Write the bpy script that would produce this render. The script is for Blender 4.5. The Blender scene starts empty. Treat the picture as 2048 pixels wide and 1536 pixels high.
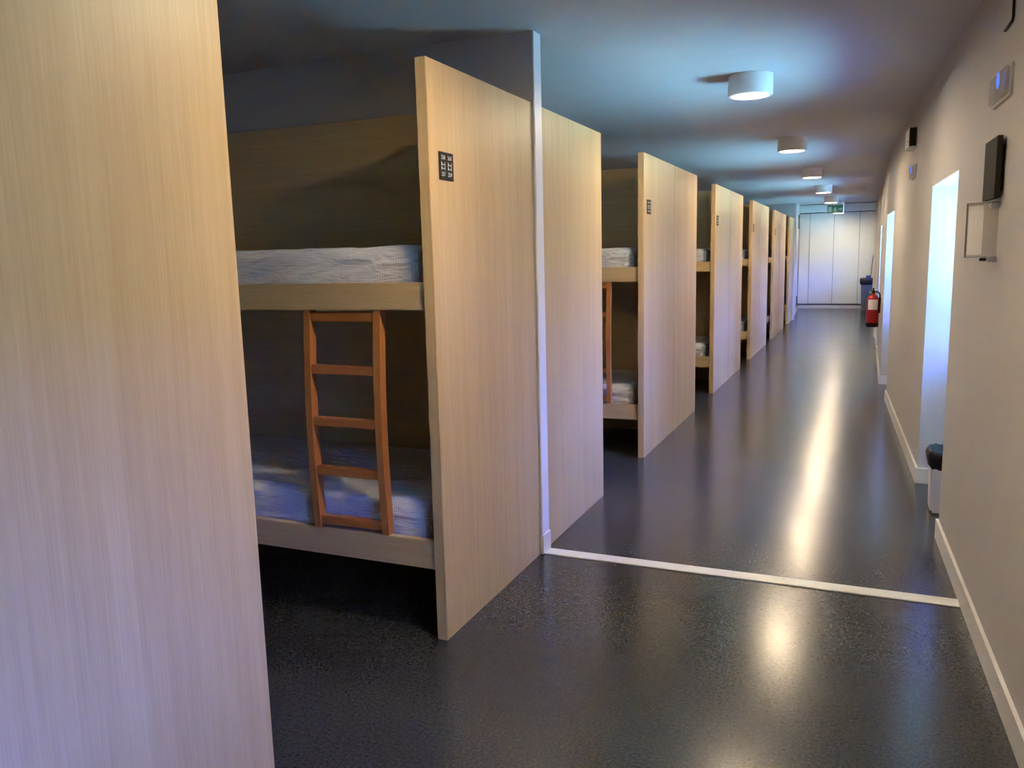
import bpy, bmesh, math, random
from mathutils import Matrix, Vector, noise

random.seed(7)
scene = bpy.context.scene
COL = scene.collection

# ------------------------------------------------------------------ camera
PAN, PITCH, ROLL = -0.41150, -0.15271, -0.02480
F_PX = 1621.6
CAM_LOC = Vector((1.4589, 0.0, 1.4817))
fwd = Vector((math.sin(PAN) * math.cos(PITCH), math.cos(PAN) * math.cos(PITCH), math.sin(PITCH)))
right = Vector((math.cos(PAN), -math.sin(PAN), 0))
up = right.cross(fwd)
r2 = right * math.cos(ROLL) + up * math.sin(ROLL)
u2 = -right * math.sin(ROLL) + up * math.cos(ROLL)
cam_data = bpy.data.cameras.new('camera')
cam = bpy.data.objects.new('camera', cam_data)
COL.objects.link(cam)
m = Matrix.Identity(4)
for i in range(3):
    m[i][0], m[i][1], m[i][2], m[i][3] = r2[i], u2[i], -fwd[i], CAM_LOC[i]
cam.matrix_world = m
cam_data.sensor_fit = 'HORIZONTAL'
cam_data.sensor_width = 36.0
cam_data.lens = F_PX / 2048 * 36.0
cam_data.clip_start = 0.05
cam_data.clip_end = 300
scene.camera = cam

# ------------------------------------------------------------------ light
SKY_COLOR = (0.09, 0.165, 1.0)
SKY_STRENGTH = 3.125
SUN_STRENGTH = 23.125
SUN_COLOR = (0.34, 0.80, 0.98)
LAMP_STRENGTH = 8.750
LAMP_COLOR = (1.0, 0.78, 0.51)
EXPOSURE = 5.000

world = bpy.data.worlds.new('sky')
world.use_nodes = True
scene.world = world
bg = world.node_tree.nodes['Background']
bg.inputs['Color'].default_value = (*SKY_COLOR, 1)
bg.inputs['Strength'].default_value = SKY_STRENGTH

sun_data = bpy.data.lights.new('sun', 'SUN')
sun_data.energy = SUN_STRENGTH
sun_data.color = SUN_COLOR
sun_data.angle = 0.01
sun = bpy.data.objects.new('sun', sun_data)
COL.objects.link(sun)
sun.location = (10, -8, 14)
sun.rotation_euler = Vector((0.10, 0.62, -0.78)).to_track_quat('-Z', 'Y').to_euler()

vs = scene.view_settings
vs.view_transform = 'Standard'
vs.look = 'None'
vs.gamma = 1.0
vs.exposure = EXPOSURE
vs.use_curve_mapping = False

# ------------------------------------------------------------------ materials
def new_mat(name):
    mt = bpy.data.materials.new(name)
    mt.use_nodes = True
    nt = mt.node_tree
    return mt, nt, nt.nodes, nt.links, nt.nodes['Principled BSDF']

def plain(name, col, rough=0.5, metal=0.0, spec=0.5, bump=0.0, bscale=200.0, var=0.04):
    mt, nt, N, L, b = new_mat(name)
    b.inputs['Roughness'].default_value = rough
    b.inputs['Metallic'].default_value = metal
    b.inputs['Specular IOR Level'].default_value = spec
    tc = N.new('ShaderNodeTexCoord')
    nz = N.new('ShaderNodeTexNoise')
    nz.inputs['Scale'].default_value = 6.0
    nz.inputs['Detail'].default_value = 4.0
    L.new(tc.outputs['Object'], nz.inputs['Vector'])
    rp = N.new('ShaderNodeValToRGB')
    rp.color_ramp.elements[0].position = 0.3
    rp.color_ramp.elements[1].position = 0.7
    rp.color_ramp.elements[0].color = (*[c * (1 - var) for c in col], 1)
    rp.color_ramp.elements[1].color = (*[min(1, c * (1 + var)) for c in col], 1)
    L.new(nz.outputs['Fac'], rp.inputs['Fac'])
    L.new(rp.outputs['Color'], b.inputs['Base Color'])
    if bump > 0:
        n2 = N.new('ShaderNodeTexNoise')
        n2.inputs['Scale'].default_value = bscale
        n2.inputs['Detail'].default_value = 3.0
        L.new(tc.outputs['Object'], n2.inputs['Vector'])
        bp = N.new('ShaderNodeBump')
        bp.inputs['Strength'].default_value = bump
        bp.inputs['Distance'].default_value = 0.002
        L.new(n2.outputs['Fac'], bp.inputs['Height'])
        L.new(bp.outputs['Normal'], b.inputs['Normal'])
    return mt

def wood(name, dark, light, axis='z', rough=0.42, fine=260.0):
    """laminate with straight grain running along one axis"""
    mt, nt, N, L, b = new_mat(name)
    tc = N.new('ShaderNodeTexCoord')
    oi = N.new('ShaderNodeObjectInfo')
    cmb = N.new('ShaderNodeVectorMath'); cmb.operation = 'SCALE'
    one = N.new('ShaderNodeCombineXYZ')
    for k in range(3):
        one.inputs[k].default_value = (3.1, 5.7, 7.3)[k]
    L.new(one.outputs[0], cmb.inputs[0]); L.new(oi.outputs['Random'], cmb.inputs['Scale'])
    add = N.new('ShaderNodeVectorMath'); add.operation = 'ADD'
    L.new(tc.outputs['Object'], add.inputs[0]); L.new(cmb.outputs[0], add.inputs[1])
    def stretched(across, along):
        mp = N.new('ShaderNodeMapping')
        s = [across] * 3
        s['xyz'.index(axis)] = along
        mp.inputs['Scale'].default_value = s
        L.new(add.outputs[0], mp.inputs['Vector'])
        nz = N.new('ShaderNodeTexNoise')
        nz.inputs['Scale'].default_value = 1.0
        nz.inputs['Detail'].default_value = 5.0
        nz.inputs['Roughness'].default_value = 0.6
        nz.inputs['Distortion'].default_value = 0.4
        L.new(mp.outputs[0], nz.inputs['Vector'])
        return nz
    a = stretched(9.0, 0.35)
    c = stretched(fine, 5.0)
    d = stretched(48.0, 1.1)
    m1 = N.new('ShaderNodeMix'); m1.data_type = 'FLOAT'; m1.inputs[0].default_value = 0.5
    L.new(a.outputs['Fac'], m1.inputs[2]); L.new(c.outputs['Fac'], m1.inputs[3])
    m2 = N.new('ShaderNodeMix'); m2.data_type = 'FLOAT'; m2.inputs[0].default_value = 0.28
    L.new(m1.outputs[0], m2.inputs[2]); L.new(d.outputs['Fac'], m2.inputs[3])
    rp = N.new('ShaderNodeValToRGB')
    rp.color_ramp.elements[0].position = 0.36; rp.color_ramp.elements[0].color = (*dark, 1)
    rp.color_ramp.elements[1].position = 0.62; rp.color_ramp.elements[1].color = (*light, 1)
    L.new(m2.outputs[0], rp.inputs['Fac'])
    L.new(rp.outputs['Color'], b.inputs['Base Color'])
    b.inputs['Roughness'].default_value = rough
    b.inputs['Specular IOR Level'].default_value = 0.35
    bp = N.new('ShaderNodeBump'); bp.inputs['Strength'].default_value = 0.12; bp.inputs['Distance'].default_value = 0.001
    L.new(c.outputs['Fac'], bp.inputs['Height']); L.new(bp.outputs['Normal'], b.inputs['Normal'])
    return mt

M = {}
OAK_D, OAK_L = (0.53, 0.36, 0.165), (0.68, 0.49, 0.25)
M['oak_v'] = wood('oak_laminate_upright', OAK_D, OAK_L, 'z')
M['oak_h'] = wood('oak_laminate_lengthwise', OAK_D, OAK_L, 'x')
M['ladder'] = wood('reddish_beech', (0.42, 0.15, 0.035), (0.58, 0.235, 0.07), 'z', 0.38)
M['rung'] = wood('reddish_beech_rung', (0.40, 0.135, 0.03), (0.55, 0.215, 0.065), 'x', 0.38)
M['wall'] = plain('white_wall_paint', (0.50, 0.475, 0.445), 0.7, bump=0.12, bscale=160, var=0.015)
M['ceiling'] = plain('white_ceiling_paint', (0.56, 0.555, 0.54), 0.8, bump=0.08, bscale=160, var=0.015)
M['trim'] = plain('white_gloss_trim', (0.70, 0.69, 0.665), 0.35, var=0.01)
M['cap'] = plain('bright_white_strip', (0.86, 0.86, 0.86), 0.4, var=0.005)  # whiter than the wall paint, stands for daylight on the partition end
M['metal_white'] = plain('white_metal', (0.80, 0.79, 0.76), 0.4, var=0.01)
M['cupboard'] = plain('white_cupboard_lacquer', (0.70, 0.74, 0.69), 0.4, var=0.01)
M['carcass'] = plain('grey_melamine', (0.28, 0.29, 0.29), 0.6)
M['strip'] = plain('pale_threshold_metal', (0.74, 0.73, 0.68), 0.4, metal=0.0, var=0.03)
M['black'] = plain('black_plastic', (0.010, 0.009, 0.008), 0.6, spec=0.25)
M['dark_panel'] = plain('dark_brown_panel', (0.020, 0.015, 0.011), 0.75, spec=0.2)
M['bag'] = plain('black_bin_bag', (0.008, 0.008, 0.008), 0.45, spec=0.3)
M['white_print'] = plain('white_print', (0.75, 0.74, 0.70), 0.5)
M['bin_white'] = plain('white_plastic', (0.70, 0.69, 0.68), 0.4, var=0.01)
M['bin_grey'] = plain('grey_plastic', (0.15, 0.15, 0.14), 0.75, spec=0.2)
M['red'] = plain('red_enamel', (0.34, 0.006, 0.010), 0.3)
M['paper'] = plain('white_paper', (0.78, 0.76, 0.74), 0.6)
M['blue'] = plain('blue_plastic', (0.06, 0.07, 0.30), 0.4)
M['steel'] = plain('grey_steel', (0.45, 0.45, 0.44), 0.35, metal=0.9)
M['hinge'] = plain('dark_grey_steel', (0.10, 0.10, 0.11), 0.4, metal=0.4)
M['ground'] = plain('pale_gravel', (0.42, 0.42, 0.38), 0.9, bump=0.4, bscale=40, var=0.15)
M['stone'] = plain('dark_stone', (0.07, 0.07, 0.065), 0.9, bump=0.3, bscale=20, var=0.2)
M['sign_green'] = plain('green_sign', (0.005, 0.10, 0.045), 0.35)
M['sign_white'] = plain('pale_green_print', (0.28, 0.42, 0.34), 0.4)
M['handle_grey'] = plain('grey_pole', (0.16, 0.15, 0.14), 0.4)

# floor : dark blue-grey speckled vinyl
def floor_mat():
    mt, nt, N, L, b = new_mat('speckled_grey_vinyl')
    tc = N.new('ShaderNodeTexCoord')
    n1 = N.new('ShaderNodeTexNoise'); n1.inputs['Scale'].default_value = 95; n1.inputs['Detail'].default_value = 4; n1.inputs['Roughness'].default_value = 0.7
    n2 = N.new('ShaderNodeTexVoronoi'); n2.inputs['Scale'].default_value = 130
    n3 = N.new('ShaderNodeTexNoise'); n3.inputs['Scale'].default_value = 2.2; n3.inputs['Detail'].default_value = 3
    for n in (n1, n2, n3):
        L.new(tc.outputs['Object'], n.inputs['Vector'])
    rp = N.new('ShaderNodeValToRGB')
    e = rp.color_ramp.elements
    e[0].position = 0.33; e[0].color = (0.016, 0.018, 0.022, 1)
    e[1].position = 0.72; e[1].color = (0.075, 0.079, 0.086, 1)
    L.new(n1.outputs['Fac'], rp.inputs['Fac'])
    r2_ = N.new('ShaderNodeValToRGB')
    e = r2_.color_ramp.elements
    e[0].position = 0.0; e[0].color = (1, 1, 1, 1)
    e[1].position = 0.14; e[1].color = (0, 0, 0, 1)
    L.new(n2.outputs['Distance'], r2_.inputs['Fac'])
    mul = N.new('ShaderNodeMath'); mul.operation = 'MULTIPLY'; mul.inputs[1].default_value = 0.35
    L.new(r2_.outputs['Color'], mul.inputs[0])
    mx = N.new('ShaderNodeMix'); mx.data_type = 'RGBA'
    mx.inputs[7].default_value = (0.20, 0.205, 0.21, 1)
    L.new(mul.outputs[0], mx.inputs[0]); L.new(rp.outputs['Color'], mx.inputs[6])
    L.new(mx.outputs[2], b.inputs['Base Color'])
    rr = N.new('ShaderNodeMapRange')
    rr.inputs['To Min'].default_value = 0.19; rr.inputs['To Max'].default_value = 0.23
    L.new(n3.outputs['Fac'], rr.inputs['Value']); L.new(rr.outputs[0], b.inputs['Roughness'])
    b.inputs['Specular IOR Level'].default_value = 0.42
    return mt
M['floor'] = floor_mat()

def sheet_mat():
    mt, nt, N, L, b = new_mat('checked_grey_sheet')
    tc = N.new('ShaderNodeTexCoord')
    sep = N.new('ShaderNodeSeparateXYZ')
    L.new(tc.outputs['Object'], sep.inputs[0])
    ads = N.new('ShaderNodeMath'); ads.operation = 'ADD'
    L.new(sep.outputs[1], ads.inputs[0]); L.new(sep.outputs[2], ads.inputs[1])
    outs = []
    for src in (sep.outputs[0], ads.outputs[0]):
        ml = N.new('ShaderNodeMath'); ml.operation = 'MULTIPLY'; ml.inputs[1].default_value = 2 * math.pi / 0.011
        sn = N.new('ShaderNodeMath'); sn.operation = 'SINE'
        L.new(src, ml.inputs[0]); L.new(ml.outputs[0], sn.inputs[0]); outs.append(sn)
    ad = N.new('ShaderNodeMath'); ad.operation = 'ADD'
    L.new(outs[0].outputs[0], ad.inputs[0]); L.new(outs[1].outputs[0], ad.inputs[1])
    rp = N.new('ShaderNodeValToRGB')
    e = rp.color_ramp.elements
    e[0].position = 0.25; e[0].color = (0.60, 0.61, 0.64, 1)
    e[1].position = 0.75; e[1].color = (0.77, 0.775, 0.78, 1)
    mr = N.new('ShaderNodeMapRange'); mr.inputs['From Min'].default_value = -2; mr.inputs['From Max'].default_value = 2
    L.new(ad.outputs[0], mr.inputs['Value']); L.new(mr.outputs[0], rp.inputs['Fac'])
    L.new(rp.outputs['Color'], b.inputs['Base Color'])
    b.inputs['Roughness'].default_value = 0.42
    b.inputs['Specular IOR Level'].default_value = 0.5
    mp = N.new('ShaderNodeMapping'); mp.inputs['Rotation'].default_value = (0.0, 0.5, 0.3); mp.inputs['Scale'].default_value = (7, 16, 22)
    nz = N.new('ShaderNodeTexNoise'); nz.inputs['Scale'].default_value = 1.0; nz.inputs['Detail'].default_value = 3; nz.inputs['Distortion'].default_value = 0.8
    L.new(tc.outputs['Object'], mp.inputs[0]); L.new(mp.outputs[0], nz.inputs['Vector'])
    bp = N.new('ShaderNodeBump'); bp.inputs['Strength'].default_value = 0.7; bp.inputs['Distance'].default_value = 0.02
    L.new(nz.outputs['Fac'], bp.inputs['Height']); L.new(bp.outputs['Normal'], b.inputs['Normal'])
    return mt
M['sheet'] = sheet_mat()

def emit_mat(name, col, strength):
    mt = bpy.data.materials.new(name); mt.use_nodes = True
    nt = mt.node_tree; nt.nodes.clear()
    o = nt.nodes.new('ShaderNodeOutputMaterial'); e = nt.nodes.new('ShaderNodeEmission')
    e.inputs['Color'].default_value = (*col, 1); e.inputs['Strength'].default_value = strength
    nt.links.new(e.outputs[0], o.inputs[0])
    return mt
M['lamp'] = emit_mat('lit_lamp_diffuser', LAMP_COLOR, LAMP_STRENGTH)
M['led'] = emit_mat('blue_led', (0.10, 0.20, 1.0), 1.3 / 32)  # window and sky reflection on the emergency lights, drawn as blue glow

def clear_mat(name, tint, gloss=0.10, haze=0.0):
    mt = bpy.data.materials.new(name); mt.use_nodes = True
    nt = mt.node_tree; nt.nodes.clear(); N = nt.nodes; L = nt.links
    o = N.new('ShaderNodeOutputMaterial')
    tr = N.new('ShaderNodeBsdfTransparent'); tr.inputs[0].default_value = (*tint, 1)
    gl = N.new('ShaderNodeBsdfGlossy'); gl.inputs['Roughness'].default_value = 0.05
    mx = N.new('ShaderNodeMixShader'); mx.inputs[0].default_value = gloss
    L.new(tr.outputs[0], mx.inputs[1]); L.new(gl.outputs[0], mx.inputs[2])
    last = mx
    if haze > 0:
        df = N.new('ShaderNodeBsdfDiffuse'); df.inputs[0].default_value = (0.7, 0.68, 0.66, 1)
        m2 = N.new('ShaderNodeMixShader'); m2.inputs[0].default_value = haze
        L.new(mx.outputs[0], m2.inputs[1]); L.new(df.outputs[0], m2.inputs[2]); last = m2
    L.new(last.outputs[0], o.inputs[0])
    return mt
M['glass'] = clear_mat('window_glass', (0.94, 0.97, 0.96), 0.07)
M['acrylic'] = clear_mat('clear_acrylic', (0.93, 0.92, 0.90), 0.10, 0.10)

# ------------------------------------------------------------------ helpers
def tag(o, label=None, cat=None, group=None, kind=None):
    if label: o['label'] = label
    if cat: o['category'] = cat
    if group: o['group'] = group
    if kind: o['kind'] = kind
    return o

def empty(name, loc, rz=0.0):
    o = bpy.data.objects.new(name, None)
    o.empty_display_size = 0.1
    COL.objects.link(o)
    o.location = loc
    o.rotation_euler = (0, 0, rz)
    return o

def add_box(bm, x0, x1, y0, y1, z0, z1):
    vs_ = [bm.verts.new((x, y, z)) for x in (x0, x1) for y in (y0, y1) for z in (z0, z1)]
    for f in ((0, 1, 3, 2), (4, 6, 7, 5), (0, 4, 5, 1), (2, 3, 7, 6), (0, 2, 6, 4), (1, 5, 7, 3)):
        bm.faces.new([vs_[i] for i in f])

def add_prism(bm, pts, z0, z1):
    lo = [bm.verts.new((x, y, z0)) for x, y in pts]
    hi = [bm.verts.new((x, y, z1)) for x, y in pts]
    n = len(pts)
    bm.faces.new(lo[::-1]); bm.faces.new(hi)
    for i in range(n):
        j = (i + 1) % n
        bm.faces.new([lo[i], lo[j], hi[j], hi[i]])

def add_lathe(bm, prof, seg=40, cx=0, cy=0):
    rings = []
    for r, z in prof:
        if r < 1e-6:
            rings.append([bm.verts.new((cx, cy, z))])
        else:
            rings.append([bm.verts.new((cx + r * math.cos(2 * math.pi * k / seg), cy + r * math.sin(2 * math.pi * k / seg), z)) for k in range(seg)])
    for a, b in zip(rings, rings[1:]):
        for k in range(seg):
            j = (k + 1) % seg
            if len(a) == 1 and len(b) == 1: continue
            if len(a) == 1: bm.faces.new([a[0], b[k], b[j]])
            elif len(b) == 1: bm.faces.new([a[k], a[j], b[0]])
            else: bm.faces.new([a[k], a[j], b[j], b[k]])

def add_tube(bm, pts, r, seg=10):
    pts = [Vector(p) for p in pts]
    rings = []
    for i, p in enumerate(pts):
        d = (pts[min(i + 1, len(pts) - 1)] - pts[max(i - 1, 0)]).normalized()
        a = d.orthogonal().normalized()
        if rings:
            a = (prev_a - d * prev_a.dot(d)).normalized()
        prev_a = a
        b = d.cross(a)
        rings.append([bm.verts.new(p + (a * math.cos(2 * math.pi * k / seg) + b * math.sin(2 * math.pi * k / seg)) * r) for k in range(seg)])
    for a, b in zip(rings, rings[1:]):
        for k in range(seg):
            j = (k + 1) % seg
            bm.faces.new([a[k], a[j], b[j], b[k]])
    bm.faces.new(rings[0][::-1]); bm.faces.new(rings[-1])

def obj(name, bm, mat, parent=None, bevel=0.0, smooth=False, seg=2):
    if bevel > 0:
        bmesh.ops.bevel(bm, geom=list(bm.edges), offset=bevel, segments=seg, affect='EDGES', clamp_overlap=True)
    bmesh.ops.recalc_face_normals(bm, faces=list(bm.faces))
    me = bpy.data.meshes.new(name)
    bm.to_mesh(me); bm.free()
    me.materials.append(M[mat] if isinstance(mat, str) else mat)
    if smooth:
        for p in me.polygons: p.use_smooth = True
    o = bpy.data.objects.new(name, me)
    COL.objects.link(o)
    if parent: o.parent = parent
    return o

def box(name, b, mat, parent=None, bevel=0.0):
    bm = bmesh.new(); add_box(bm, *b)
    return obj(name, bm, mat, parent, bevel)

def struct(o, label, cat):
    return tag(o, label, cat, kind='structure')

def auto_smooth(o, ang=35):
    me = o.data
    for p in me.polygons: p.use_smooth = True
    me.set_sharp_from_angle(angle=math.radians(ang))

# ------------------------------------------------------------------ room shell
CEIL = 2.52
FAR_Y = 22.93
BACK_Y = -1.3
XL = -2.14
T = 0.80                       # outer wall thickness
BEND = 9.85
def wx(y):                      # inner face of the long right wall (it runs slightly askew)
    return 1.850 - 0.0385 * (min(y, BEND) - 4.64)

struct(box('floor', (XL - 0.1, 2.6, BACK_Y - 0.1, FAR_Y + 0.7, -0.2, 0.0), 'floor'),
       'dark blue-grey speckled vinyl floor running down the dormitory', 'floor')
bm = bmesh.new(); add_box(bm, XL - 0.1, 2.6, BACK_Y - 0.1, 19.0, CEIL, CEIL + 0.5)
add_box(bm, XL - 0.1, 2.75, 19.0, FAR_Y + 0.7, 2.70, CEIL + 0.5)
struct(obj('ceiling', bm, 'ceiling'), 'smooth white painted ceiling', 'ceiling')
struct(box('wall_left', (XL - 0.1, XL, BACK_Y - 0.1, 19.0, 0, CEIL), 'wall'), 'white wall at the heads of the bunks', 'wall')
struct(box('wall_back', (XL, 2.6, BACK_Y - 0.1, BACK_Y, 0, CEIL), 'wall'), 'white wall closing the near end of the dormitory', 'wall')
struct(box('wall_far', (XL, 2.6, FAR_Y + 0.6, FAR_Y + 0.7, 0, 2.70), 'wall'), 'white wall behind the far cupboards', 'wall')

NICHES = [(-0.05, 1.02), (4.56, 5.65), (8.79, 9.85), (13.00, 14.05), (17.15, 18.20), (21.15, 22.20)]
SOFFIT, SILL, HEAD = 1.855, 0.90, 1.73
DEPTH = 0.36
bm = bmesh.new()
ys = [BACK_Y]
for a, b in NICHES: ys += [a, b]
ys += [FAR_Y + 0.7]
def outer(y): return wx(y) + T
for k in range(0, len(ys), 2):
    a, b = ys[k], ys[k + 1]
    inner = [(wx(a), a)] + ([(wx(BEND), BEND)] if a < BEND - 1e-6 < BEND + 1e-6 < b else []) + [(wx(b), b)]
    add_prism(bm, inner + [(outer(b), b), (outer(a), a)], 0, 2.75)
for a, b in NICHES:
    add_prism(bm, [(wx(a), a), (wx(b), b), (outer(b), b), (outer(a), a)], SOFFIT, 2.75)
    add_prism(bm, [(wx(a) + DEPTH + 0.06, a), (wx(b) + DEPTH + 0.06, b), (outer(b), b), (outer(a), a)], HEAD, SOFFIT)
    add_prism(bm, [(wx(a) + DEPTH + 0.06, a), (wx(b) + DEPTH + 0.06, b), (outer(b), b), (outer(a), a)], 0, SILL - 0.05)
    add_prism(bm, [(wx(a) + DEPTH, a), (wx(b) + DEPTH, b), (wx(b) + DEPTH + 0.06, b), (wx(a) + DEPTH + 0.06, a)], 0, SILL)
wr = obj('wall_right', bm, 'wall')
struct(wr, 'long white wall on the right with deep window recesses', 'wall')

WPOS = ['in the recess nearest the camera', 'in the recess with the small white bin', 'in the second lit recess just before the fire extinguisher',
        'in the narrow recess past the fire extinguisher', 'in the farthest dormitory recess', 'in the end lobby beside the white cupboard']
for n, (a, b) in enumerate(NICHES):
    ang = math.atan2(wx(b) - wx(a), b - a)
    w = math.hypot(b - a, wx(b) - wx(a))
    e = empty('window_%d' % (n + 1), (wx(a) + DEPTH + 0.035, a, SILL), -ang)
    struct(e, 'white framed casement window ' + WPOS[n], 'window')
    h = HEAD - SILL + 0.12
    bm = bmesh.new()
    add_box(bm, 0.0, 0.05, 0, 0.06, 0, h); add_box(bm, 0.0, 0.05, w - 0.06, w, 0, h)
    add_box(bm, 0.0, 0.05, 0.06, w - 0.06, 0, 0.06); add_box(bm, 0.0, 0.05, 0.06, w - 0.06, h - 0.18, h)
    add_box(bm, 0.0, 0.05, w / 2 - 0.035, w / 2 + 0.035, 0.06, h - 0.18)
    fr = obj('window_frame', bm, 'trim', e)
    for y0, y1 in ((0.06, w / 2 - 0.035), (w / 2 + 0.035, w - 0.06)):
        box('pane', (0.02, 0.026, y0, y1, 0.06, h - 0.18), 'glass', fr)
    bm = bmesh.new(); add_box(bm, -0.012, 0.012, -0.012, 0.012, 0, 0.03); add_box(bm, -0.04, -0.02, -0.01, 0.01, 0.0, 0.13)
    hd = obj('window_handle', bm, 'steel', fr); hd.location = (0.0, w / 2, h / 2 - 0.06)

# unseen ledge added over the windows to block high sky
bm = bmesh.new()
for a, b in ((BACK_Y, BEND), (BEND, FAR_Y + 0.6)):
    add_prism(bm, [(outer(a), a), (outer(b), b), (outer(b) + 0.25, b), (outer(a) + 0.25, a)], 1.80, 1.88)
struct(obj('trim_ledge', bm, 'stone'), 'stone ledge running over the windows outside', 'ledge')

# outside ground, sunlit
struct(box('ground', (2.2, 40, -60, 90, -3.6, -3.5), 'ground'), 'pale gravel yard below the windows', 'ground')
struct(box('wall_outside', (14.0, 15.0, -60, 90, -3.5, 2.9), 'stone'), 'dark stone building across the yard', 'wall')  # unseen facade, added to keep low sky off the windows

# baseboards of the right wall, wrapped into the recesses
def base_run(pts, name, label, h=0.10, t=0.014):
    """pts along the wall face, room on the left side of the travel direction"""
    bm = bmesh.new()
    pts = [Vector((x, y, 0)) for x, y in pts]
    offs = []
    for i, p in enumerate(pts):
        n = Vector((0, 0, 0)); k = 0
        ns = []
        for a, b in ((i - 1, i), (i, i + 1)):
            if 0 <= a and b < len(pts):
                d = (pts[b] - pts[a]).normalized(); ns.append(Vector((-d.y, d.x, 0)))
        if len(ns) == 1: o = ns[0] * t
        else:
            s = ns[0] + ns[1]; o = s * (t / max(0.2, s.dot(ns[0])))
        offs.append(p + o)
    for i in range(len(pts) - 1):
        a, b, c, d = pts[i], pts[i + 1], offs[i + 1], offs[i]
        add_prism(bm, [(a.x, a.y), (b.x, b.y), (c.x, c.y), (d.x, d.y)], 0, h)
    bmesh.ops.remove_doubles(bm, verts=bm.verts, dist=1e-5)
    o = obj(name, bm, 'trim')
    return struct(o, label, 'baseboard')
nn = [None] + NICHES + [None]
blabels = ['baseboard of the right wall before the first recess', 'white baseboard along the right wall where the floor strip ends',
           'white baseboard along the right wall between the two bright recesses', 'white baseboard on the right wall under the fire extinguisher',
           'white baseboard on the right wall past the fire extinguisher', 'white baseboard on the right wall where the lobby starts', 'white baseboard on the right wall by the grey bin']
for k in range(len(nn) - 1):
    pts = []
    if nn[k] is None: pts.append((wx(BACK_Y), BACK_Y))
    else:
        y = nn[k][1]; pts += [(wx(y) + DEPTH, y), (wx(y), y)]
    y0 = pts[-1][1]
    y1 = nn[k + 1][0] if nn[k + 1] else FAR_Y
    if y0 < BEND < y1 - 0.01 and y0 < BEND - 0.01: pts.append((wx(BEND), BEND))
    pts.append((wx(y1), y1))
    if nn[k + 1]: pts.append((wx(y1) + DEPTH, y1))
    base_run(pts, 'baseboard_right_%d' % (k + 1), blabels[k])

# partition fin beside the first bay, and the one at the far end
struct(box('wall_partition', (XL, 0.006, 3.655, 3.745, 0, CEIL), 'wall'), 'white partition wall standing between the first two bunks', 'wall')
bm = bmesh.new(); add_box(bm, 0.006, 0.020, 3.645, 3.752, 0.004, 0.10); 
struct(obj('baseboard_partition', bm, 'trim', bevel=0.003), 'short white baseboard on the end of the partition wall', 'baseboard')
bm = bmesh.new(); add_prism(bm, [(XL, 18.83), (0.004, 18.83), (-0.004, 19.05), (-0.20, FAR_Y), (-0.20, FAR_Y + 0.6), (XL, FAR_Y + 0.6)], 0, 2.70)
struct(obj('wall_end', bm, 'wall'), 'white wall stub beside the farthest bunk', 'wall')
base_run([(-0.195, FAR_Y - 0.06), (-0.004, 19.05), (0.004, 18.84)][::1], 'baseboard_end', 'white baseboard leading to the far cupboards')
struct(box('trim_4', (0.0065, 0.0135, 3.655, 3.745, 0.101, CEIL - 0.001), 'cap', bevel=0.001), 'bright white end strip of the partition wall', 'trim')  # strip added so the partition end looks daylit
# portal trim at the far end of the dormitory
struct(box('trim_1', (0.0, 0.03, 18.92, 19.06, 0.0, CEIL), 'trim', bevel=0.004), 'white door jamb at the far left of the corridor', 'trim')
struct(box('trim_2', (1.600, 1.648, 18.92, 19.06, 0.0, CEIL), 'trim', bevel=0.004), 'white door jamb at the far right of the corridor', 'trim')
struct(box('trim_3', (1.614, 1.648, 15.3, 15.42, 0.0, CEIL), 'trim', bevel=0.004), 'narrow white pilaster on the right wall past the fire extinguisher', 'trim')
for z0, z1, lab in ((2.06, 2.40, 'dark grey steel hinge plate high on the far left jamb'), (0.02, 0.36, 'dark grey steel hinge plate low on the far left jamb')):
    e = empty('door_hinge', (-0.155, 22.1, z0)); tag(e, lab, 'hinge')
    bm = bmesh.new(); add_box(bm, -0.02, 0.012, -0.07, 0.07, 0, z1 - z0); obj('leaf', bm, 'hinge', e, bevel=0.002)
    bm = bmesh.new(); add_tube(bm, [(0.014, -0.07, 0), (0.014, -0.07, z1 - z0)], 0.012); obj('knuckle', bm, 'hinge', e, smooth=False)

# threshold strip
tag(box('floor_strip', (0.010, wx(3.7) - 0.015, 3.662, 3.745, 0.0, 0.005), 'strip', bevel=0.0015),
    'pale flat threshold strip crossing the dark floor', 'threshold strip', kind='structure')

# ------------------------------------------------------------------ bunks
H = 2.20
BUNKS = [  # y0, y1, opening side, label
    (0.620, 1.626, 1, 'pale oak bunk bed end filling the left edge of the view'),
    (2.646, 3.651, -1, 'pale oak bunk bed with black plate numbered 257 to 260'),
    (3.752, 4.739, 1, 'pale oak bunk bed directly beyond the white partition edge'),
    (5.751, 6.757, -1, 'pale oak bunk bed with second number plate and a ladder behind its edge'),
    (6.763, 7.722, 1, 'pale oak bunk bed joined to the far side of the second plated bunk'),
    (8.732, 9.757, -1, 'pale oak bunk bed carrying the third number plate down the corridor'),
    (9.763, 10.798, 1, 'pale oak bunk bed joined to the far side of the third plated bunk'),
    (11.754, 12.760, -1, 'pale oak bunk bed carrying the fourth number plate down the corridor'),
    (12.766, 13.783, 1, 'pale oak bunk bed joined to the far side of the fourth plated bunk'),
    (14.720, 15.760, -1, 'pale oak bunk bed carrying the fifth number plate down the corridor'),
    (15.766, 16.814, 1, 'pale oak bunk bed joined to the far side of the fifth plated bunk'),
    (17.800, 18.815, -1, 'farthest pale oak bunk bed beside the white wall stub'),
]
PT = 0.044
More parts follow.
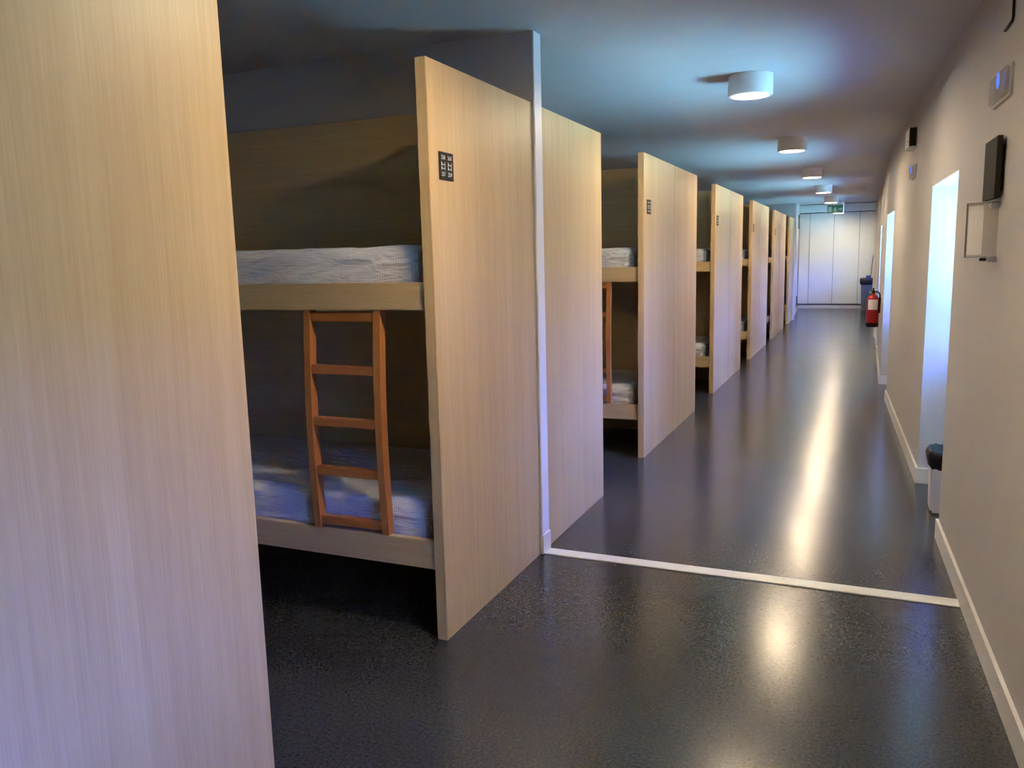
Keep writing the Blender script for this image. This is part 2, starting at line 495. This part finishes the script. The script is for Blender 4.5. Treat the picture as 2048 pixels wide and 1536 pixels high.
def make_bunk(y0, y1, side, label):
    # local frame: +y towards the back of the bed, opening at local y = 0
    w = y1 - y0
    e = empty('bunk_bed', (0, y0 if side < 0 else y1, 0))
    tag(e, label, 'bunk bed', 'oak bunk beds along the corridor')
    s = 1 if side < 0 else -1
    def b(name, x0, x1, a, c, z0, z1, mat, bev):
        ya, yb = sorted((a * s, c * s))
        return box(name, (x0, x1, ya, yb, z0, z1), mat, e, bev)
    b('end_panel', -PT, 0.0, 0.0, w, 0.0, H, 'oak_v', 0.0015)
    b('back_panel', XL + 0.004, -PT - 0.001, w - 0.028, w - 0.002, 0.0, H, 'oak_h', 0.001)
    b('upper_rail', XL + 0.004, -PT - 0.001, 0.014, 0.044, 1.300, 1.405, 'oak_h', 0.002)
    b('lower_rail', XL + 0.004, -PT - 0.001, 0.014, 0.044, 0.282, 0.398, 'oak_h', 0.002)
    b('upper_base', XL + 0.004, -PT - 0.001, 0.045, w - 0.029, 1.345, 1.365, 'oak_h', 0.001)
    b('lower_base', XL + 0.004, -PT - 0.001, 0.045, w - 0.029, 0.335, 0.355, 'oak_h', 0.001)
    return e
for bk in BUNKS: make_bunk(*bk)

# mattresses (fitted sheets with gathered hem)
def mattress_mesh():
    LX, LY, LZ = 1.98, 0.86, 0.178
    R = 0.045
    nx, ny, nz = 110, 40, 14
    bm = bmesh.new()
    def rounded(p):
        q = Vector((min(max(p.x, R), LX - R), min(max(p.y, R), LY - R), min(max(p.z, R), LZ - R)))
        d = p - q
        if d.length > 1e-9:
            return q + d.normalized() * min(d.length, R) if d.length > R else p.copy()
        return p.copy()
    grid = {}
    def vert(i, j, k):
        key = (i, j, k)
        if key not in grid:
            p = Vector((LX * i / nx, LY * j / ny, LZ * k / nz))
            onx = i in (0, nx); ony = j in (0, ny)
            p = rounded(p)
            zf = p.z / LZ
            ruff = 0.0
            low = max(0.0, 1 - zf / 0.62)
            ruff += 0.009 * low * math.sin(p.x * 95 + 3.5 * noise.noise(Vector((p.x * 9, 0, 1)))) * (0.5 + noise.noise(Vector((p.x * 4, 3, 0))))
            ruff += 0.011 * noise.noise(Vector((p.x * 9 - p.z * 22, p.y * 3, p.z * 24)))
            ruff += 0.008 * noise.noise(Vector((p.x * 3.2, p.y * 4, p.z * 9 + 4)))
            if ony: p.y += ruff * (-1 if j == 0 else 1)
            if onx: p.x += ruff * (-1 if i == 0 else 1)
            if k == nz:
                p.z += 0.005 * noise.noise(Vector((p.x * 4.5, p.y * 7, 2))) + 0.003 * noise.noise(Vector((p.x * 11 + p.y * 8, p.y * 14, 5)))
            grid[key] = bm.verts.new(p)
        return grid[key]
    for i in range(nx):
        for j in range(ny):
            for k in (0, nz):
                bm.faces.new([vert(i, j, k), vert(i + 1, j, k), vert(i + 1, j + 1, k), vert(i, j + 1, k)])
    for i in range(nx):
        for k in range(nz):
            for j in (0, ny):
                bm.faces.new([vert(i, j, k), vert(i + 1, j, k), vert(i + 1, j, k + 1), vert(i, j, k + 1)])
    for j in range(ny):
        for k in range(nz):
            for i in (0, nx):
                bm.faces.new([vert(i, j, k), vert(i, j + 1, k), vert(i, j + 1, k + 1), vert(i, j, k + 1)])
    o = obj('mattress', bm, 'sheet', smooth=True)
    return o
mproto = mattress_mesh()
bay_names = ['in the nearest bay behind the ladder', 'in the second bay beyond the white partition', 'in the third bay',
             'in the fourth bay down the corridor', 'in the fifth bay down the corridor', 'in the last bay before the white wall stub']
k = 0
first = True
for bk, bn in zip([b for b in BUNKS if b[2] < 0], bay_names):
    for z, lev in ((1.3655, 'upper'), (0.3555, 'lower')):
        o = mproto if first else mproto.copy()
        if not first: COL.objects.link(o)
        first = False
        o.location = (-0.106 - 1.98, bk[0] + 0.066, z)
        if lev == 'upper' and bn == bay_names[0]: bn2 = 'in the nearest bay above the ladder'
        else: bn2 = bn
        tag(o, '%s mattress in pale grey checked sheet %s' % (lev, bn2), 'mattress', 'mattresses in the open bunks')

# ladders
def make_ladder(y0, label):
    x0, x1 = -0.613, -0.254
    z0, z1 = 0.399, 1.2985
    e = empty('bunk_ladder', ((x0 + x1) / 2, y0 + 0.02, z0))
    tag(e, label, 'ladder', 'bunk ladders')
    hw = (x1 - x0) / 2
    hh = z1 - z0
    def bow(t): return -0.020 * math.sin(math.pi * t) - 0.010 * (1 - t)
    for sx in (-1, 1):
        bm = bmesh.new()
        n = 16
        xa, xb = sorted((sx * hw, sx * (hw - 0.030)))
        rings = []
        for i in range(n + 1):
            t = i / n; yo = bow(t)
            rings.append([bm.verts.new(v) for v in ((xa, yo, t * hh), (xb, yo, t * hh), (xb, yo + 0.042, t * hh), (xa, yo + 0.042, t * hh))])
        for a, b in zip(rings, rings[1:]):
            for q in range(4):
                bm.faces.new([a[q], a[(q + 1) % 4], b[(q + 1) % 4], b[q]])
        bm.faces.new(rings[0][::-1]); bm.faces.new(rings[-1])
        o = obj('stile', bm, 'ladder', e)
    for zc in (1.272, 1.062, 0.850, 0.645, 0.432):
        t = (zc - z0) / hh; yo = bow(t)
        box('rung', (-hw + 0.0301, hw - 0.0301, yo + 0.004, yo + 0.038, zc - z0 - 0.018, zc - z0 + 0.018), 'rung', e, 0.003)
make_ladder(2.646, 'reddish beech bunk ladder in the nearest bay')
make_ladder(5.751, 'reddish beech bunk ladder in the second bay, partly hidden')

# number plates
def text_mesh(s, size):
    cu = bpy.data.curves.new('txt', 'FONT'); cu.body = s; cu.size = size; cu.align_x = 'CENTER'; cu.align_y = 'CENTER'
    cu.extrude = 0.0003
    o = bpy.data.objects.new('txt', cu); COL.objects.link(o)
    bpy.context.view_layer.update()
    me = bpy.data.meshes.new_from_object(o.evaluated_get(bpy.context.evaluated_depsgraph_get()))
    bpy.data.objects.remove(o); bpy.data.curves.remove(cu)
    return me
def make_plate(y0, label, nums, w=0.112, h=0.101, z0=1.780):
    e = empty('number_plate', (0.0005, y0, z0)); tag(e, label, 'sign', 'black number plates on the bunk ends')
    box('plate', (0, 0.003, 0, w, 0, h), 'black', e, 0.0008)
    for c in range(2):
        yc = w * (0.27 + 0.46 * c)
        bm = bmesh.new()
        bw, bh, t = 0.029, 0.030, 0.0028
        zc = h * 0.5
        for (a, b, p, q) in ((-bw / 2, -bw / 2 + t, -bh / 2, bh / 2), (bw / 2 - t, bw / 2, -bh / 2, bh / 2), (-bw / 2 + t, bw / 2 - t, bh * 0.12, bh * 0.12 + t), (-bw / 2 + t, bw / 2 - t, -bh * 0.36, -bh * 0.36 + t),
                             (-bw / 2 + t, -bw / 2 + 2.2 * t, bh * 0.12 + t, bh * 0.40), (-bw / 2 + t, -bw / 2 + 2.2 * t, -bh * 0.36 + t, -bh * 0.10)):
            add_box(bm, 0.0031, 0.0036, yc + a, yc + b, zc + p, zc + q)
        obj('bunk_symbol', bm, 'white_print', e)
        for r_, zz in ((0, 0.80), (1, 0.20)):
            if nums:
                me = text_mesh(nums[c][r_], 0.0215)
                me.materials.append(M['white_print'])
                o = bpy.data.objects.new('number', me); COL.objects.link(o); o.parent = e
                o.location = (0.0034, yc, h * zz); o.rotation_euler = (math.pi / 2, 0, math.pi / 2)
            else:
                bm = bmesh.new()
                for q in range(3):
                    add_box(bm, 0.0031, 0.0036, yc - 0.0145 + q * 0.0115, yc - 0.0095 + q * 0.0115, h * zz - 0.007, h * zz + 0.007)
                obj('number', bm, 'white_print', e)
make_plate(2.717, 'black bunk number plate reading 258 260 257 259', (('258', '257'), ('260', '259')))
for bk, lab in zip([b for b in BUNKS if b[2] < 0][1:5], ['small black number plate on the second plated bunk end', 'small black number plate on the third plated bunk end',
                    'tiny black number plate on the fourth plated bunk end', 'tiny black number plate on the fifth plated bunk end']):
    make_plate(bk[0] + 0.085, lab, None)

# ------------------------------------------------------------------ ceiling lamps
def make_lamp(x, y, zc, hgt, label):
    e = empty('ceiling_lamp', (x, y, zc)); tag(e, label, 'ceiling lamp', 'round ceiling lamps along the corridor')
    R = 0.128
    bm = bmesh.new()
    add_lathe(bm, [(0, -0.001), (R, -0.001), (R, -hgt + 0.003), (R - 0.003, -hgt), (R - 0.020, -hgt), (R - 0.022, -hgt + 0.004), (0, -hgt + 0.004)], 56)
    o = obj('housing', bm, 'metal_white', e); auto_smooth(o)
    bm = bmesh.new()
    add_lathe(bm, [(0, -hgt - 0.001), (R - 0.026, -hgt - 0.0005), (R - 0.023, -hgt + 0.003), (0, -hgt + 0.003)], 56)
    o = obj('diffuser', bm, 'lamp', e); auto_smooth(o)
    o['label'] = 'glowing round diffuser'
lamp_labels = ['round white ceiling lamp above the nearest bay', 'largest white ceiling lamp in view, nearest along the corridor', 'second round white ceiling lamp down the corridor',
               'third round white ceiling lamp down the corridor', 'fourth round white ceiling lamp down the corridor', 'fifth round white ceiling lamp just before the green exit sign',
               'farthest ceiling lamp glowing below the green exit sign']
for k, y in enumerate((2.20, 5.17, 8.13, 11.14, 14.12, 17.10)):
    make_lamp(0.79, y, CEIL, 0.118, lamp_labels[k])
make_lamp(0.785, 21.85, 2.70, 0.30, lamp_labels[6])

# ------------------------------------------------------------------ exit sign
e = empty('exit_sign', (0.82, 18.5, 2.264)); tag(e, 'green emergency exit sign hanging from the ceiling', 'sign')
box('sign_box', (-0.15, 0.15, 0, 0.03, 0, 0.165), 'sign_green', e, 0.002)
for sx in (-0.1, 0.1):
    bm = bmesh.new(); add_tube(bm, [(sx, 0.015, 0.165), (sx, 0.015, 2.52 - 2.264)], 0.004, 8); obj('hanger', bm, 'steel', e)
box('door_symbol', (-0.135, -0.065, -0.001, -0.0002, 0.03, 0.135), 'sign_white', e)
bm = bmesh.new()
add_prism(bm, [(0, 0), (0, 0)] and [(-0.02, -0.001), (0.02, -0.001), (0.02, -0.0002), (-0.02, -0.0002)], 0.055, 0.100)
add_box(bm, -0.028, -0.012, -0.001, -0.0002, 0.025, 0.055); add_box(bm, 0.008, 0.030, -0.001, -0.0002, 0.030, 0.055)
add_box(bm, -0.036, -0.020, -0.001, -0.0002, 0.075, 0.090); add_box(bm, -0.008, 0.010, -0.001, -0.0002, 0.106, 0.126)
obj('runner_symbol', bm, 'sign_white', e)
bm = bmesh.new()
add_box(bm, 0.065, 0.105, -0.001, -0.0002, 0.072, 0.090)
v = [bm.verts.new(p) for p in ((0.105, -0.001, 0.05), (0.138, -0.001, 0.081), (0.105, -0.001, 0.112))]; bm.faces.new(v)
obj('arrow_symbol', bm, 'sign_white', e)

# ------------------------------------------------------------------ far cupboard
e = empty('cupboard', (0.6, FAR_Y, 0)); tag(e, 'white floor to ceiling cupboard with flat doors at the corridor end', 'cupboard')
box('carcass', (-0.795, wx(20) - 0.605, 0.022, 0.58, 0.10, 2.68), 'carcass', e)
box('plinth', (-0.795, wx(20) - 0.605, 0.012, 0.5, 0.0, 0.085), 'trim', e, 0.002)
box('top_panel', (-0.795, wx(20) - 0.605, 0.0, 0.021, 2.485, 2.68), 'cupboard', e, 0.001)
edges = [-0.795, 0.072 - 0.6, 0.660 - 0.6, 1.272 - 0.6, wx(20) - 0.605]
for a, b in zip(edges, edges[1:]):
    box('door', (a + 0.006, b - 0.006, -0.012, 0.010, 0.120, 2.462), 'cupboard', e, 0.0015)

# grey bin with bag, mop behind it
e = empty('waste_bin', (1.49, 22.1, 0)); tag(e, 'tall grey waste bin with black bag before the white cupboard', 'bin')
bm = bmesh.new()
lo = [(-0.11, -0.12), (0.11, -0.12), (0.11, 0.12), (-0.11, 0.12)]
hi = [(-0.135, -0.15), (0.135, -0.15), (0.135, 0.15), (-0.135, 0.15)]
vl = [bm.verts.new((x, y, 0.0)) for x, y in lo]; vh = [bm.verts.new((x, y, 0.68)) for x, y in hi]
bm.faces.new(vl[::-1]); bm.faces.new(vh)
for i in range(4): bm.faces.new([vl[i], vl[(i + 1) % 4], vh[(i + 1) % 4], vh[i]])
obj('bin_body', bm, 'bin_grey', e, 0.012)
def bag_mesh(w, d, z0, z1, flare, seed, n=40):
    bm = bmesh.new(); rings = []
    for k, (f, z) in enumerate(((0.96, z0), (1.0 + flare, z0 + (z1 - z0) * 0.25), (1.0 + flare * 1.2, z0 + (z1 - z0) * 0.6), (1.0 + flare * 0.7, z1 - 0.006), (0.97, z1), (0.86, z1 - 0.03))):
        ring = []
        for i in range(n):
            a = 2 * math.pi * i / n
            c, s_ = math.cos(a), math.sin(a)
            p = 0.32
            x = math.copysign(abs(c) ** p, c) * w / 2; y = math.copysign(abs(s_) ** p, s_) * d / 2
            wob = noise.noise(Vector((c * 3 + seed, s_ * 3, k * 0.9)))
            ring.append(bm.verts.new((x * f * (1 + 0.05 * wob), y * f * (1 + 0.05 * wob), z + (0.012 * wob if k else 0))))
        rings.append(ring)
    for a, b in zip(rings, rings[1:]):
        for i in range(n):
            bm.faces.new([a[i], a[(i + 1) % n], b[(i + 1) % n], b[i]])
    bm.faces.new(rings[-1])
    return bm
obj('bin_bag', bag_mesh(0.29, 0.32, 0.64, 0.80, 0.10, 1.0), 'bag', e, smooth=True)
e = empty('mop', (1.52, 22.42, 0)); tag(e, 'grey handled mop with blue head leaning behind the grey bin', 'mop')
bm = bmesh.new(); add_tube(bm, [(0.0, 0, 0.10), (0.095, 0.22, 1.36)], 0.011); obj('handle', bm, 'handle_grey', e, smooth=True)
bm = bmesh.new(); add_box(bm, -0.055, 0.055, -0.03, 0.03, 0.78, 0.86); obj('clamp', bm, 'blue', e, 0.01)
bm = bmesh.new(); add_lathe(bm, [(0, 0.0), (0.06, 0.0), (0.055, 0.06), (0.02, 0.12), (0, 0.13)], 20); obj('mop_head', bm, 'blue', e, smooth=True)

# small white bin in the recess
e = empty('pedal_bin', (1.957, 5.08, 0)); tag(e, 'small white bin with black bag standing in the lit recess', 'bin')
bm = bmesh.new()
vl = [bm.verts.new((x, y, 0.0)) for x, y in ((-0.115, -0.09), (0.115, -0.09), (0.115, 0.09), (-0.115, 0.09))]
vh = [bm.verts.new((x, y, 0.275)) for x, y in ((-0.122, -0.10), (0.122, -0.10), (0.122, 0.10), (-0.122, 0.10))]
bm.faces.new(vl[::-1]); bm.faces.new(vh)
for i in range(4): bm.faces.new([vl[i], vl[(i + 1) % 4], vh[(i + 1) % 4], vh[i]])
obj('bin_body', bm, 'bin_white', e, 0.014, seg=3)
obj('bin_bag', bag_mesh(0.25, 0.21, 0.255, 0.362, 0.09, 4.0), 'bag', e, smooth=True)

# ------------------------------------------------------------------ fire extinguisher
ey = 11.5
e = empty('fire_extinguisher', (wx(ey) - 0.092, ey, 0.500)); tag(e, 'red fire extinguisher hung on the right wall', 'fire extinguisher')
R = 0.074
bm = bmesh.new(); add_lathe(bm, [(0, 0.05), (R, 0.05), (R, 0.335), (R * 0.97, 0.365), (R * 0.75, 0.395), (R * 0.38, 0.412), (0.022, 0.418), (0.022, 0.432), (0, 0.432)], 36)
auto_smooth(obj('cylinder', bm, 'red', e))
bm = bmesh.new(); add_lathe(bm, [(0, 0.0), (R * 0.94, 0.0), (R * 1.01, 0.01), (R * 1.01, 0.055), (R * 0.9, 0.056), (0, 0.056)], 36)
auto_smooth(obj('base_ring', bm, 'black', e))
bm = bmesh.new(); add_lathe(bm, [(0, 0.432), (0.02, 0.432), (0.02, 0.462), (0.013, 0.468), (0, 0.468)], 20)
vo = obj('valve', bm, 'black', e); auto_smooth(vo)
bm = bmesh.new(); add_box(bm, -0.010, 0.010, -0.085, 0.02, 0.468, 0.478); add_box(bm, -0.010, 0.010, -0.075, 0.02, 0.490, 0.500); add_box(bm, -0.010, 0.010, 0.008, 0.02, 0.478, 0.490)
obj('lever', bm, 'black', vo, 0.002)
bm = bmesh.new(); add_lathe(bm, [(0, -0.012), (0.018, -0.012), (0.018, 0.012), (0, 0.012)], 20)
g = obj('pressure_gauge', bm, 'steel', vo); g.location = (-0.032, -0.012, 0.447); g.rotation_euler = (0, math.pi / 2, 0.5)
bm = bmesh.new(); add_tube(bm, [(0.02, 0, 0.452), (0.05, -0.01, 0.455), (0.078, -0.02, 0.42), (0.080, -0.03, 0.34), (0.079, -0.03, 0.18)], 0.009); obj('hose', bm, 'black', vo, smooth=True)
bm = bmesh.new()
n = 12
ra = [[bm.verts.new(((R + 0.0012) * math.cos(a), (R + 0.0012) * math.sin(a), z)) for a in [math.radians(-138 + 96 * i / n) for i in range(n + 1)]] for z in (0.225, 0.355)]
for i in range(n): bm.faces.new([ra[0][i], ra[0][i + 1], ra[1][i + 1], ra[1][i]])
o = obj('paper_label', bm, 'paper', e)
box('wall_bracket', (0.070, 0.092, -0.03, 0.03, 0.30, 0.38), 'black', e, 0.002)

# ------------------------------------------------------------------ fittings on the right wall
WANG = math.atan(0.0385)      # wall A runs askew by this much
def on_wall(name, y, z, label, cat):
    e = empty(name, (wx(y), y, z), WANG); tag(e, label, cat); return e
def emergency(y0, y1, z0, z1, label):
    e = on_wall('emergency_light', y0, z0, label, 'emergency light')
    w, h = y1 - y0, z1 - z0
    box('housing', (-0.008, 0.0, 0, w, 0, h), 'wall', e, 0.002)
    bm = bmesh.new(); add_box(bm, -0.026, -0.0085, 0.010, w - 0.010, 0.006, h - 0.006); obj('diffuser', bm, 'acrylic', e, 0.006)
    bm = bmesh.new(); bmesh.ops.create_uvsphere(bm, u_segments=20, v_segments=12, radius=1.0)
    o = obj('indicator', bm, 'led', e, smooth=True); o.scale = (0.004, 0.021, 0.030); o.location = (-0.0265, w * 0.40, h * 0.66); o['label'] = 'blue glowing indicator'  # emissive spot in place of a sky reflection
emergency(3.362, 3.690, 2.000, 2.110, 'pale emergency light box on the right wall above the dark panel')
emergency(6.76, 7.06, 2.000, 2.100, 'pale emergency light box on the right wall before the second recess')
e = on_wall('wall_panel', 3.400, 1.655, 'square dark brown panel on the right wall above the clear holder', 'panel')
box('panel_face', (-0.030, -0.012, 0, 0.245, 0, 0.217), 'dark_panel', e, 0.0015)
box('mount', (-0.012, 0, 0.03, 0.215, 0.03, 0.187), 'black', e)
# clear holder, standing out from the wall
e = on_wall('acrylic_holder', 3.470, 1.448, 'clear acrylic sign holder standing out from the right wall', 'sign holder')
hw_ = empty('tmp', (0, 0, 0)); bpy.data.objects.remove(hw_)
ANG = math.radians(58)
def hold(name, b, mat, bev=0.0):
    o = box(name, b, mat, e, bev); o.rotation_euler = (0, 0, ANG); return o
W_, H_ = 0.108, 0.195
hold('acrylic_sheet', (-0.004, 0.0, 0.0, W_, 0.0, H_), 'acrylic')
hold('paper_sheet', (-0.0055, -0.0045, 0.050, W_ - 0.006, 0.008, H_ - 0.008), 'paper')
bm = bmesh.new()
add_box(bm, -0.006, 0.001, 0.0, W_ + 0.0025, -0.0025, 0.0); add_box(bm, -0.006, 0.001, 0.0, W_ + 0.0025, H_, H_ + 0.0025); add_box(bm, -0.006, 0.001, W_, W_ + 0.0025, 0.0, H_)
o = obj('edge_frame', bm, 'handle_grey', e); o.rotation_euler = (0, 0, ANG)
hold('clip', (-0.012, 0.006, 0.030, 0.055, -0.016, -0.004), 'black', 0.003)
box('wall_bracket', (-0.030, 0.0, -0.02, 0.03, -0.02, 0.0), 'steel', e, 0.003)
box('top_bracket', (-0.030, 0.0, -0.02, 0.02, H_ - 0.02, H_ - 0.002), 'steel', e, 0.003)
# grey box high on the wall farther along
e = on_wall('alarm_box', 6.83, 2.225, 'white alarm box with dark side high on the right wall', 'alarm')
box('casing', (-0.055, 0, 0, 0.30, 0, 0.145), 'metal_white', e, 0.006)
box('near_grille', (-0.050, -0.005, -0.004, -0.0002, 0.008, 0.137), 'black', e)  # black sheet standing for the unlit near side
for zz in (0.028, 0.052):
    bm = bmesh.new(); add_tube(bm, [(-0.0552, 0.10, zz), (-0.060, 0.10, zz)], 0.008, 12); obj('button', bm, 'white_print', e)
# cable down from the ceiling
bm = bmesh.new()
def wp(y, z): return (wx(y) - 0.006, y, z)
add_tube(bm, [wp(3.425, CEIL - 0.002), wp(3.42, 2.40), wp(3.405, 2.27), wp(3.415, 2.256), wp(3.545, 2.252)], 0.0045, 8)
tag(obj('cable', bm, 'black', smooth=True), 'thin black cable on the right wall near the ceiling', 'cable')
